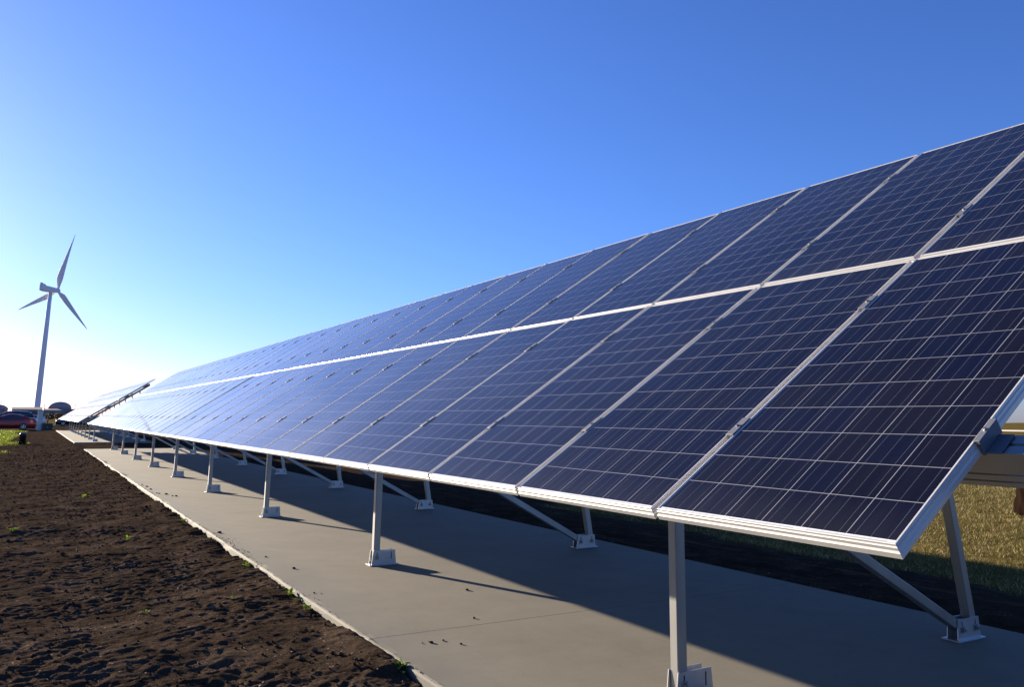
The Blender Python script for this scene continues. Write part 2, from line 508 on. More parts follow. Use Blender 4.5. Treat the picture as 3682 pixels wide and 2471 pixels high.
def grid_height(x, y):
    i = np.clip(np.searchsorted(gx, x) - 1, 0, nx - 2); j = np.clip(np.searchsorted(gy, y) - 1, 0, ny - 2)
    tx = (x - gx[i]) / (gx[i + 1] - gx[i]); ty = (y - gy[j]) / (gy[j + 1] - gy[j])
    return (Z[i, j] * (1 - tx) * (1 - ty) + Z[i + 1, j] * tx * (1 - ty) + Z[i, j + 1] * (1 - tx) * ty + Z[i + 1, j + 1] * tx * ty)

def blades(name, x, y, h, w, lean, mat, label, cat):
    n = len(x)
    z = grid_height(x, y) - 0.005
    a = rng.uniform(0, 2 * math.pi, n); b = rng.uniform(0, 2 * math.pi, n)
    dx, dy = np.cos(a) * w / 2, np.sin(a) * w / 2
    lx, ly = np.cos(b) * lean * h, np.sin(b) * lean * h
    base = np.stack([x, y, z], 1)
    v0 = base + np.stack([-dx, -dy, 0 * x], 1); v1 = base + np.stack([dx, dy, 0 * x], 1)
    mid = base + np.stack([lx * 0.35, ly * 0.35, h * 0.6], 1)
    v2 = mid + np.stack([dx, dy, 0 * x], 1) * 0.75; v3 = mid - np.stack([dx, dy, 0 * x], 1) * 0.75
    tip = base + np.stack([lx, ly, h], 1)
    verts = np.stack([v0, v1, v2, v3, tip], 1).reshape(-1, 3)
    k = np.arange(n) * 5
    tri = np.concatenate([np.stack([k, k + 1, k + 2], 1), np.stack([k, k + 2, k + 3], 1), np.stack([k + 3, k + 2, k + 4], 1)])
    o = mesh_ob(name, np_mesh(name, verts, tri, False), mat)
    o['kind'] = 'stuff'; o['label'] = label; o['category'] = cat
    return o

# dry, mown field grass behind the near array
n = 190000
x = rng.uniform(-16, 1, n); y = 6.5 + 34 * rng.uniform(0, 1, n) ** 1.9
keep = dry_mask(x, y) * (0.55 + fbm(x * 2.2, y * 2.2, 91, 3)) > rng.uniform(0.1, 0.55, n)
x, y = x[keep], y[keep]
sc = 1 + (y - 6) * 0.03
blades('field_grass', x, y, rng.uniform(0.02, 0.07, len(x)) * sc, rng.uniform(0.005, 0.011, len(x)) * sc, rng.uniform(0.3, 1.6, len(x)), M_DRY,
       'mown yellow brown field grass behind the near array', 'grass')
# green lawn beside the car park
n = 60000
x = rng.uniform(-87.5, -30, n); y = rng.uniform(-11, -1.2, n)
keep = lawn_mask(x, y) > rng.uniform(0.15, 0.9, n)
x, y = x[keep], y[keep]
blades('lawn_grass', x, y, rng.uniform(0.04, 0.13, len(x)), rng.uniform(0.02, 0.05, len(x)), rng.uniform(0.2, 1.0, len(x)), M_LAWN,
       'bright green lawn grass near the parked red car', 'grass')

# loose crumbs, pebbles and chaff over the tilled soil
def crumbs():
    n = 15000
    u = rng.uniform(0, 1, n)
    x = -1.8 - 34 * u ** 2.4; y = -0.10 - 4.6 * rng.uniform(0, 1, n) ** 1.2 * (1 + 0.3 * u)
    k = fbm(x * 1.6, y * 1.6, 301, 3) + rng.uniform(-0.5, 0.5, n) > -0.12
    x, y, u = x[k], y[k], u[k]; n = len(x)
    z = grid_height(x, y)
    s = (0.0022 + 0.0065 * rng.uniform(0, 1, n) ** 2.5) * (1 + 2.2 * u) * np.where(rng.uniform(0, 1, n) > 0.975, 2.0, 1.0)
    base = np.array([(1, 0, 0), (-1, 0, 0), (0, 1, 0), (0, -1, 0), (0, 0, 1), (0, 0, -1)], float)
    V = base[None] * rng.uniform(0.55, 1.25, (n, 6, 1)) * s[:, None, None] * np.array([1.25, 1.0, 0.75])
    a = rng.uniform(0, 6.28, n); ca, sa = np.cos(a)[:, None], np.sin(a)[:, None]
    V = np.stack([V[:, :, 0] * ca - V[:, :, 1] * sa, V[:, :, 0] * sa + V[:, :, 1] * ca, V[:, :, 2]], 2)
    V += np.stack([x, y, z + s * 0.35], 1)[:, None, :]
    F = np.array([(0, 2, 4), (2, 1, 4), (1, 3, 4), (3, 0, 4), (2, 0, 5), (1, 2, 5), (3, 1, 5), (0, 3, 5)])
    F = (F[None] + (np.arange(n) * 6)[:, None, None]).reshape(-1, 3)
    m, nt, b = nmat('soil_crumb'); N = NT(nt)
    geo = nt.nodes.new('ShaderNodeNewGeometry')
    c = N.ramp(geo.outputs['Random Per Island'], [(0.0, (0.016, 0.011, 0.007)), (0.70, (0.056, 0.040, 0.027)), (0.90, (0.12, 0.088, 0.055)), (0.99, (0.32, 0.26, 0.17))])
    nt.links.new(c, b.inputs['Base Color']); b.inputs['Roughness'].default_value = 1.0
    b.inputs['Specular IOR Level'].default_value = 0.0
    o = mesh_ob('soil_crumbs', np_mesh('soil_crumbs', V.reshape(-1, 3), F, False), m)
    o['kind'] = 'stuff'; o['label'] = 'loose crumbs and chaff over the dark tilled soil'; o['category'] = 'soil'
crumbs()

def spill():
    """soil washed and kicked onto the first hand's breadth of the pad"""
    n = 5200
    x = -1.6 - 30 * rng.uniform(0, 1, n) ** 1.6
    w = np.clip(fbm(x * 0.8, x * 0 + 4.2, 411, 4) + 0.05, 0, 1)
    y = -0.072 + np.abs(rng.normal(0, 1, n)) * (0.012 + 0.16 * w ** 1.5)
    k = rng.uniform(0, 1, n) < 0.12 + 1.6 * w
    x, y = x[k], y[k]; n = len(x)
    s = (0.0012 + 0.0042 * rng.uniform(0, 1, n) ** 3) * (1 + 0.05 * np.abs(x))
    base = np.array([(1, 0, 0), (-1, 0, 0), (0, 1, 0), (0, -1, 0), (0, 0, 1), (0, 0, -1)], float)
    V = base[None] * rng.uniform(0.6, 1.3, (n, 6, 1)) * s[:, None, None] * np.array([1.3, 1.0, 0.6])
    V += np.stack([x, y, s * 0.25 + 0.0005], 1)[:, None, :]
    F = np.array([(0, 2, 4), (2, 1, 4), (1, 3, 4), (3, 0, 4), (2, 0, 5), (1, 2, 5), (3, 1, 5), (0, 3, 5)])
    F = (F[None] + (np.arange(n) * 6)[:, None, None]).reshape(-1, 3)
    o = mesh_ob('spilled_soil', np_mesh('spilled_soil', V.reshape(-1, 3), F, False), M_CLOD)
    o['kind'] = 'stuff'; o['label'] = 'fine soil spilled along the sunlit edge of the pad'; o['category'] = 'soil'
spill()

# ------------------------------------------------------------------ concrete pads
def pad(x0, x1, joints):
    mb = MB()
    cuts = [x0] + joints + [x1]
    for i in range(len(cuts) - 1):
        a = cuts[i] + (0.003 if i else 0); b = cuts[i + 1] - (0.003 if i < len(cuts) - 2 else 0)
        nseg = max(2, int((b - a) / 0.12))
        xs = np.linspace(a, b, nseg + 1)
        wob = 0.012 * fbm(xs * 0.8, xs * 0, 23, 4) + 0.008 * fbm(xs * 5, xs * 0, 29, 2)
        chip = 0.010 * np.clip(fbm(xs * 2.6, xs * 0, 37, 3) - 0.12, 0, 1) * 6
        prof = [(0.0, -0.27), (0.002, -0.05), (0.003, -0.016), (0.008, -0.005), (0.018, 0.0)]
        V = []
        for xx, w_, c_ in zip(xs, wob, chip):
            for o, zz in prof:
                V.append((xx, SY0 + o + w_ + (c_ if zz > -0.02 else 0) * 0.4, zz - (c_ * 0.4 if zz > -0.01 else 0)))
            V.append((xx, SY0 + 0.055 + w_, 0.0))
            V.append((xx, SY1 - 0.012, 0.0)); V.append((xx, SY1, -0.012)); V.append((xx, SY1, -0.27))
        k = len(prof) + 4
        F = []
        for s in range(nseg):
            for q in range(k - 1):
                F.append((s * k + q, (s + 1) * k + q, (s + 1) * k + q + 1, s * k + q + 1))
        F.append(tuple(range(0, k))[::1]); F.append(tuple(range(nseg * k, nseg * k + k))[::-1])
        mb.add(V, F)
    me = mb.mesh('concrete_pad')
    bm = bmesh.new(); bm.from_mesh(me); bmesh.ops.recalc_face_normals(bm, faces=bm.faces); bm.to_mesh(me); bm.free()
    o = mesh_ob('concrete_pad', me, M_CONC)
    o['kind'] = 'structure'
    return o
pad(SLAB_A[0], SLAB_A[1], [-28.4, -20.2, -12.0, -3.65])
pad(SLAB_B[0], SLAB_B[1], [-75, -66, -57])

# ------------------------------------------------------------------ solar arrays
def frame_mesh():
    prof = [(0.013, -0.005), (0.013, 0.0), (0.0085, 0.0), (0.0075, -0.001), (0.0075, -0.015), (0.001, -0.0235), (0.0, -0.0245),
            (0.0, -0.041), (0.001, -0.042), (0.028, -0.042), (0.028, -0.039), (0.004, -0.039), (0.004, -0.010)]
    mb = MB(); V = []
    for o, z in prof:
        V += [(o, o, z), (PW - o, o, z), (PW - o, PH - o, z), (o, PH - o, z)]
    F = []
    k = len(prof)
    for i in range(k):
        j = (i + 1) % k
        for c in range(4):
            d = (c + 1) % 4
            F.append((i * 4 + c, j * 4 + c, j * 4 + d, i * 4 + d))
    mb.add(V, F)
    me = mb.mesh('solar_panel')
    bm = bmesh.new(); bm.from_mesh(me); bmesh.ops.recalc_face_normals(bm, faces=bm.faces); bm.to_mesh(me); bm.free()
    me.materials.append(M_FRAME)
    return me

def glass_mesh():
    mb = MB()
    a = 0.0125
    v = [(a, a, -0.0025), (PW - a, a, -0.0025), (PW - a, PH - a, -0.0025), (a, PH - a, -0.0025)]
    w = [(p[0], p[1], -0.0065) for p in v]
    mb.add(v + w, [(0, 1, 2, 3)], 0)
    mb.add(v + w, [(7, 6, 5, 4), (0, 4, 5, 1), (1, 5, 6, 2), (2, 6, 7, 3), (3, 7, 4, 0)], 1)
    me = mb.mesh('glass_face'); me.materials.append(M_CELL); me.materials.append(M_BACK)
    return me

GAP = PITCH - PW
CLAMP_Y = (0.5235, 1.5230)
def clamp_mesh(end=False):
    """mid clamp that bridges the gap left of a panel (panel-local, origin at the panel corner)"""
    mb = MB()
    L = 0.058
    if not end:
        mb.cbox((-GAP - 0.010, -L, 0.0005), (0.010, L, 0.0050), 0.0012)
        mb.box((-GAP + 0.003, -L, -0.034), (-0.003, L, 0.0006))
    else:
        mb.cbox((PW - 0.009, -L, 0.0005), (PW + 0.012, L, 0.0048), 0.0012)
        mb.box((PW + 0.003, -L, -0.0435), (PW + 0.010, L, 0.0006))
        mb.cbox((PW + 0.010, -L * 0.9, -0.0422), (PW + 0.055, L * 0.7, -0.0372), 0.001)
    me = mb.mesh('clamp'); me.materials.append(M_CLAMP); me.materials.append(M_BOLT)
    bm = bmesh.new(); bm.from_mesh(me)
    cx = -GAP / 2 if not end else PW + 0.004
    for r, z0, z1, nn in ((0.0085, 0.0049, 0.0062, 16), (0.0062, 0.0061, 0.0115, 6)):
        g = bmesh.ops.create_cone(bm, cap_ends=True, segments=nn, radius1=r, radius2=r * 0.94, depth=z1 - z0)
        bmesh.ops.translate(bm, verts=g['verts'], vec=(cx, 0, (z0 + z1) / 2))
        for f in {f for vv in g['verts'] for f in vv.link_faces}: f.material_index = 1
    bm.to_mesh(me); bm.free()
    return me

ME_FRAME, ME_GLASS, ME_CLAMP, ME_ECLAMP = frame_mesh(), glass_mesh(), clamp_mesh(), clamp_mesh(True)

def sl(Y, off=0.0):
    """point on the array plane at slope distance Y, off metres below it: (y, z)"""
    return (Y * CT + off * ST, 1.0 + Y * ST - off * CT)

def purlin_mesh(x0, x1):
    # profile in (slope, normal) axes, extruded along x: grooved box section
    w, d = 0.045, 0.118
    p = [(-w, 0), (-0.008, 0), (-0.008, -0.006), (0.004, -0.006), (0.004, 0), (w, 0), (w, -d), (-w, -d),
         (-w, -d + 0.016), (-w + 0.003, -d + 0.018), (-w + 0.003, -d + 0.021), (-w, -d + 0.023), (-w, -d + 0.040),
         (-w + 0.003, -d + 0.042), (-w + 0.003, -d + 0.045), (-w, -d + 0.047)]
    V = [(x0, a * CT - b * ST, a * ST + b * CT) for a, b in p] + [(x1, a * CT - b * ST, a * ST + b * CT) for a, b in p]
    k = len(p)
    mb = MB()
    mb.add(V, [(i, (i + 1) % k, k + (i + 1) % k, k + i) for i in range(k)] + [tuple(range(k)), tuple(range(2 * k - 1, k - 1, -1))])
    me = mb.mesh('purlin')
    bm = bmesh.new(); bm.from_mesh(me); bmesh.ops.recalc_face_normals(bm, faces=bm.faces); bm.to_mesh(me); bm.free()
    me.materials.append(M_ALU)
    return me

def bracket_mesh(slots):
    """U shaped foot: base plate and two cheek plates; y runs from the camera side to the back"""
    mb = MB()
    mb.cbox((-0.062, -0.008, 0.0), (0.062, 0.262, 0.010), 0.002)
    for s in (-1, 1):
        x0, x1 = sorted((s * 0.0320, s * 0.0380))
        y0, y1, yt0, yt1, h = 0.012, 0.246, 0.026, 0.234, 0.128
        v = [(x0, y0, .0099), (x1, y0, .0099), (x1, y1, .0099), (x0, y1, .0099), (x0, yt0, h), (x1, yt0, h), (x1, yt1, h), (x0, yt1, h)]
        mb.add(v, [(3, 2, 1, 0), (4, 5, 6, 7), (0, 1, 5, 4), (1, 2, 6, 5), (2, 3, 7, 6), (3, 0, 4, 7)])
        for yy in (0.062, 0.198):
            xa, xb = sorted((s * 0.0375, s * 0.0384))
            mb.box((xa, yy - 0.004, 0.050), (xb, yy + 0.004, 0.112), 1)  # solid dark strip in place of an open slot's inner shade
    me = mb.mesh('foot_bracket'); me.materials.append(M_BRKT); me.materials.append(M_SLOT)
    return me

def bolt_mesh():
    mb = MB()
    for s in (-1, 1):
        mb.cbox((min(s * .0380, s * .0425), -0.019, -0.019), (max(s * .0380, s * .0425), 0.019, 0.019), 0.001)
        mb.lathe([(0.0125, 0), (0.0125, 0.011), (0.010, 0.013)], 6, smooth=False, center=(s * 0.0425, 0, 0), axis=(s, 0, 0))
        mb.lathe([(0.006, 0), (0.006, 0.012)], 10, center=(s * 0.0545, 0, 0), axis=(s, 0, 0))
    me = mb.mesh('bolt'); me.materials.append(M_BOLT)
    return me

ME_PURLIN = purlin_mesh(-NCOL * PITCH - 0.12, 0.33)
ME_BRF, ME_BOLT = bracket_mesh(1), bolt_mesh()
def tube_mesh(name, p0, p1, w, d):
    mb = MB(); mb.bar(p0, p1, w, d); me = mb.mesh(name); me.materials.append(M_ALU); return me
_ra, _rb = sl(0.22, 0.212), sl(3.74, 0.212)
ME_RAFTER = tube_mesh('rafter', (0, _ra[0], _ra[1]), (0, _rb[0], _rb[1]), 0.072, 0.10)
ME_FPOST = tube_mesh('front_post', (0, 0.852, 0.030), (0, 0.852, 1.300), 0.060, 0.060)
ME_RPOST = tube_mesh('rear_post', (0, 3.215, 0.030), (0, 2.775, 2.590), 0.062, 0.062)
ME_BRACE = tube_mesh('brace', (0, 3.075, 0.080), (0, 0.905, 1.270), 0.058, 0.058)

N_FRAMES = 9
FR_X = [-1.885 - 4.20 * i for i in range(N_FRAMES)]

def link(name, me, parent, loc=(0, 0, 0), rot=(0, 0, 0)):
    o = bpy.data.objects.new(name, me)
    COL.objects.link(o)
    o.parent = parent; o.location = loc; o.rotation_euler = rot
    return o

def solar_array(x_off, label, ncl=25):
    root = thing('solar_array', label, 'solar array', (x_off, 0, 0), 0, 'long rows of tilted solar panels')
    rest = MB()
    rest_v = []
    for c in range(NCOL):
        for r in range(2):
            Y = r * (PH + 0.020)
            yy, zz = sl(Y)
            p = link('solar_panel', ME_FRAME, root, (-c * PITCH - PW, yy, zz),
                     (TILT + rng.normal(0, 0.0009), rng.normal(0, 0.0012), 0))
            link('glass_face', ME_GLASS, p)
            for cy in CLAMP_Y:
                if c < NCOL - 1:
                    if c < ncl:
                        link('clamp', ME_CLAMP, p, (0, cy, 0))
                    else:
                        rest_v.append((-c * PITCH - PW, Y + cy))
                if c == 0:
                    link('end_clamp', ME_ECLAMP, p, (0, cy, 0))
    for xx, Y in rest_v:
        v = []
        for a in (-GAP - 0.010, 0.010):
            for b in (-0.058, 0.058):
                for n_ in (0.005, -0.03):
                    q = sl(Y + b, -n_); v.append((xx + a, q[0], q[1]))
        rest.add(v, [(0, 2, 6, 4), (1, 5, 7, 3), (0, 4, 5, 1), (2, 3, 7, 6), (0, 1, 3, 2), (4, 6, 7, 5)])
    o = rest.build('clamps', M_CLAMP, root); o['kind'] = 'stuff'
    for Y in (CLAMP_Y[0], CLAMP_Y[1], PH + 0.02 + CLAMP_Y[0], PH + 0.02 + CLAMP_Y[1]):
        yy, zz = sl(Y, 0.0425)
        link('purlin', ME_PURLIN, root, (0, yy, zz))
    for fx in FR_X:
        link('rafter', ME_RAFTER, root, (fx, 0, 0))
        link('front_post', ME_FPOST, root, (fx, 0, 0))
        link('rear_post', ME_RPOST, root, (fx, 0, 0))
        link('brace', ME_BRACE, root, (fx, 0, 0))
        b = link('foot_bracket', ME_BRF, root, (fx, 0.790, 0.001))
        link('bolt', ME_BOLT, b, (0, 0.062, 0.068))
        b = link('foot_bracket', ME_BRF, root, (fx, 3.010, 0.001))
        link('bolt', ME_BOLT, b, (0, 0.062, 0.066)); link('bolt', ME_BOLT, b, (0, 0.198, 0.066))
    return root

solar_array(0.0, 'long near solar array with dark blue cells filling the right of the view')
solar_array(-45.45, 'far solar array beyond the end of the near one, pale with reflected glow')

# ------------------------------------------------------------------ weeds and clods
def weed(x, y, size, n, label, seed):
    rr = random.Random(seed)
    z = float(grid_height(np.array([x]), np.array([y]))[0]) if y < SY0 + 0.02 else 0.0
    root = thing('weed', label, 'weed', (x, y, z - 0.004), 0, 'small weeds along the pad edge')
    mb = MB()
    for i in range(n):
        a = rr.uniform(0, 6.28); L = size * rr.uniform(0.5, 1.1); w = L * rr.uniform(0.22, 0.36); el = rr.uniform(0.25, 1.3)
        d = Vector((math.cos(a), math.sin(a), 0)); s = Vector((-d.y, d.x, 0)); up = Vector((0, 0, 1))
        o = Vector((rr.uniform(-.3, .3) * size, rr.uniform(-.3, .3) * size, 0))
        pts = []
        for t, ww in ((0, .10), (.3, .12), (.45, .7), (.7, 1.0), (.9, .6), (1.0, .05)):
            c = o + d * (L * t * math.cos(el)) + up * (L * (math.sin(el) * t - 0.35 * t * t))
            pts.append((c - s * w * ww / 2 + up * 0.12 * w * ww, c, c + s * w * ww / 2 + up * 0.12 * w * ww))
        V = [p for tr in pts for p in tr]
        F = []
        for k in range(len(pts) - 1):
            b = k * 3
            F += [(b, b + 1, b + 4, b + 3), (b + 1, b + 2, b + 5, b + 4)]
        mb.add(V, F, 0, True)
    mb.build('leaves', M_WEED, root)
    return root
WEEDS = [(-6.729, -0.125, .055, 12, 'flat light green weed lying left of the pad edge below the second front post'),
         (-6.600, -0.085, .045, 10, 'dark small weed touching the pad edge beside a flat light green one'),
         (-5.291, -0.120, .055, 16, 'bright yellow green upright weed in the soil by the pad edge'),
         (-5.523, -0.085, .035, 8, 'tiny yellowish weed at the pad edge above the bright upright one'),
         (-5.115, -0.110, .040, 9, 'thin grey green weed right of the bright upright one'),
         (-4.778, -0.130, .045, 10, 'pale low weed in the soil hollow midway along the near pad edge'),
         (-5.346, -0.518, .035, 9, 'lone yellow green sprig out in the bare soil'),
         (-3.085, -0.095, .070, 24, 'largest leafy weed leaning on the pad edge nearest the camera'),
         (-3.000, -0.090, .050, 14, 'darker weed just below the largest one at the near pad edge'),
         (-10.77, -2.02, .07, 16, 'low yellow green tuft alone in the soil at the left edge'),
         (-9.36, -0.87, .06, 14, 'faint green tuft in the soil midway between left edge and pad'),
         (-15.0, -1.07, .07, 14, 'small bright tuft farthest out in the dark soil'),
         (-5.38, -1.12, .035, 8, 'pale sprig in the middle of the near soil'),
         (-10.661, -0.110, .055, 12, 'small yellow weed at the pad edge level with the fourth front post')]
for i, w_ in enumerate(WEEDS):
    weed(w_[0], w_[1], w_[2] * 1.5, int(w_[3] * 1.3), w_[4], 100 + i)

def clod(x, y, s, label, seed):
    bm = bmesh.new()
    bmesh.ops.create_icosphere(bm, subdivisions=2, radius=s)
    rr = random.Random(seed)
    k = (rr.uniform(0.8, 1.5), rr.uniform(0.7, 1.2), rr.uniform(0.55, 0.8))
    for v in bm.verts:
        n_ = 1 + 0.35 * float(vnoise(np.array([v.co.x / s * 1.3 + seed]), np.array([v.co.y / s * 1.3 + v.co.z / s * 2]), seed)[0])
        v.co = Vector((v.co.x * k[0] * n_, v.co.y * k[1] * n_, max(v.co.z * k[2] * n_, -s * 0.3)))
    me = bpy.data.meshes.new('soil_clod'); bm.to_mesh(me); bm.free()
    o = mesh_ob('soil_clod', me, M_CLOD, None, (x, y, s * 0.3 + 0.0015))
    o.rotation_euler = (0, 0, rr.uniform(0, 6))
    return tag(o, label, 'clod', 'soil crumbs dropped on the concrete pad')
L1 = 'small soil crumb in the scattered trail on the pad beside the soil, far along'
L2 = 'tiny dark crumb in the cluster on the near end of the sunlit concrete'
CL = [(-6.984, .092, .011, 'dark crumb on the concrete level with the leftmost green weeds'), (-6.24, .16, .014, 'dark crumb on the concrete between pad edge and second front post'),
      (-4.673, 1.085, .013, 'dark crumb just outside the panel shadow right of the second post'),
      (-8.938, .025, .020, 'largest dark crumb near the pad edge left of the second front post')]
CL += [(a, b, .005 + .003 * (i % 3), L2) for i, (a, b) in enumerate([(-5.076, .059), (-5.123, .019), (-3.387, .22), (-3.414, .216), (-3.273, .36), (-3.816, .718), (-3.403, .17), (-3.397, .302)])]
CL += [(a, b, .015 + .004 * (i % 3), L1) for i, (a, b) in enumerate([(-16.7, 0.0), (-16.166, .03), (-15.467, .02), (-14.609, .02), (-14.521, .047), (-14.338, .137), (-13.981, .188), (-13.901, .236)])]
for i, c_ in enumerate(CL):
    clod(c_[0], c_[1], c_[2], c_[3], 300 + i)

# ------------------------------------------------------------------ wind turbine
M_TURB = plain('turbine_white', (0.80, 0.77, 0.79), 0.85, var=0.03, scale=0.2)
M_TDARK = plain('turbine_grey', (0.32, 0.32, 0.34), 0.5)
def turbine(base, az, hub_h, rad, phase):
    t = thing('wind_turbine', 'tall white three bladed wind turbine on the left horizon', 'wind turbine', base, 0)
    mb = MB()
    mb.lathe([(1.75, 0), (1.72, 6), (1.62, 22), (1.40, 50), (1.12, hub_h - 1.6)], 28)
    mb.build('tower', M_TURB, t)
    ax = Vector((math.cos(az), math.sin(az), 0)); hz = Vector((-ax.y, ax.x, 0)); up = Vector((0, 0, 1))
    # nacelle: lofted box along the axis, tail raised
    st = [(-7.2, 1.15, -1.1, 2.6), (-6.9, 1.5, -1.5, 2.9), (-5.2, 1.65, -1.75, 2.7), (-4.6, 1.65, -1.8, 1.9), (-1.0, 1.6, -1.9, 1.65), (2.2, 1.45, -1.65, 1.45), (3.0, 1.2, -1.2, 1.2)]
    V = []
    for s, w, z0, z1 in st:
        c = 0.35
        for a, b in ((-w + c, z0), (w - c, z0), (w, z0 + c), (w, z1 - c), (w - c, z1), (-w + c, z1), (-w, z1 - c), (-w, z0 + c)):
            V.append(ax * s + hz * a + up * (hub_h + b))
    F = [(i * 8 + j, i * 8 + (j + 1) % 8, (i + 1) * 8 + (j + 1) % 8, (i + 1) * 8 + j) for i in range(len(st) - 1) for j in range(8)]
    F += [tuple(range(7, -1, -1)), tuple(range((len(st) - 1) * 8, len(st) * 8))]
    mb = MB(); mb.add(V, F); na = mb.build('nacelle', M_TURB, t)
    mb = MB(); c0 = ax * -7.0 + up * (hub_h + 2.85)
    mb.cbox((c0.x - .8, c0.y - .8, c0.z), (c0.x + .8, c0.y + .8, c0.z + 0.55), .1); mb.build('roof_cooler', M_TDARK, na)
    mb = MB()
    mb.lathe([(1.25, 0), (1.55, 0.5), (1.6, 1.8), (1.3, 2.8), (0.75, 3.5), (0.05, 3.8)], 20, center=ax * 3.0 + up * hub_h, axis=ax)
    mb.build('hub', M_TURB, t)
    hc = ax * 4.8 + up * hub_h
    for k in range(3):
        th = phase + k * 2 * math.pi / 3
        d = up * math.cos(th) + hz * math.sin(th)
        tg = ax.cross(d)
        V = []; n = 14; secs = 22
        for i in range(secs):
            u = i / (secs - 1)
            r = 0.8 + u * (rad - 0.8)
            if u < 0.06: ch, th_ = 1.7, 0.9
            elif u < 0.2: f = (u - .06) / .14; ch, th_ = 1.9 + 2.8 * f, 0.9 - 0.62 * f
            else: f = (u - .2) / .8; ch, th_ = 4.4 * (1 - f) ** 1.02 + 0.4, 0.28 - 0.14 * f
            tw = R(16) * (1 - u) ** 1.6 + R(2)
            cd = tg * math.cos(tw) + ax * math.sin(tw)
            nd = ax * math.cos(tw) - tg * math.sin(tw)
            c = hc + d * r + ax * (1.6 * u * u) - cd * (0.18 * ch if u > .06 else 0)
            for q in range(n):
                a = 2 * math.pi * q / n
                e = math.cos(a)
                thick = ch * th_ * 0.5 * math.sin(a) * (1 - 0.45 * e if u > 0.06 else 1)
                V.append(c - cd * (e * ch / 2) + nd * thick)
        F = [(i * n + q, i * n + (q + 1) % n, (i + 1) * n + (q + 1) % n, (i + 1) * n + q) for i in range(secs - 1) for q in range(n)]
        F += [tuple(range(n - 1, -1, -1)), tuple(range((secs - 1) * n, secs * n))]
        mb = MB(); mb.add(V, F, 0, True); mb.build('blade', M_TURB, t)
    return t
turbine((-618.6, 0.1, -0.15), R(128), 81.6, 38.3, R(107))

# ------------------------------------------------------------------ car park and its things
def asphalt_material():
    m, nt, b = nmat('car_park_asphalt')
    N = NT(nt)
    geo = nt.nodes.new('ShaderNodeNewGeometry')
    c = N.ramp(N.noise(geo.outputs['Position'], 0.5, 6, 0.65), [(0.3, (0.045, 0.043, 0.040)), (0.7, (0.085, 0.082, 0.075))])
    nt.links.new(c, b.inputs['Base Color']); b.inputs['Roughness'].default_value = 1.0; b.inputs['Specular IOR Level'].default_value = 0.0
    return m
mb = MB(); mb.box((-128.5, -70, -0.5), (-88.8, 60, -0.108)); lot = mb.build('car_park', asphalt_material()); lot['kind'] = 'structure'
M_KERB = plain('pale_kerb', (0.42, 0.39, 0.34), 0.85, var=0.1, scale=3)
mb = MB(); mb.cbox((-129.0, -70, -0.4), (-128.5, 60, 0.03), 0.02); kb = mb.build('kerb', M_KERB); kb['kind'] = 'structure'

M_RED = plain('dark_red_paint', (0.20, 0.008, 0.012), 0.22, 0.15, spec=0.6)
M_NAVY = plain('dark_blue_paint', (0.012, 0.016, 0.035), 0.2, 0.3, spec=0.6)
M_SILV = plain('silver_paint', (0.42, 0.44, 0.46), 0.28, 0.5)
M_BLACK = plain('black_paint', (0.008, 0.008, 0.010), 0.22, spec=0.6)
M_TYRE = plain('tyre_rubber', (0.015, 0.015, 0.016), 0.85)
M_RIM = plain('alloy_rim', (0.55, 0.56, 0.58), 0.3, 0.9)
M_CGLASS = plain('car_glass', (0.02, 0.028, 0.032), 0.06, spec=0.7)
M_LAMP_R = plain('tail_lamp_red', (0.25, 0.01, 0.01), 0.2)
M_LAMP_W = plain('head_lamp_clear', (0.75, 0.76, 0.78), 0.12, 0.3)

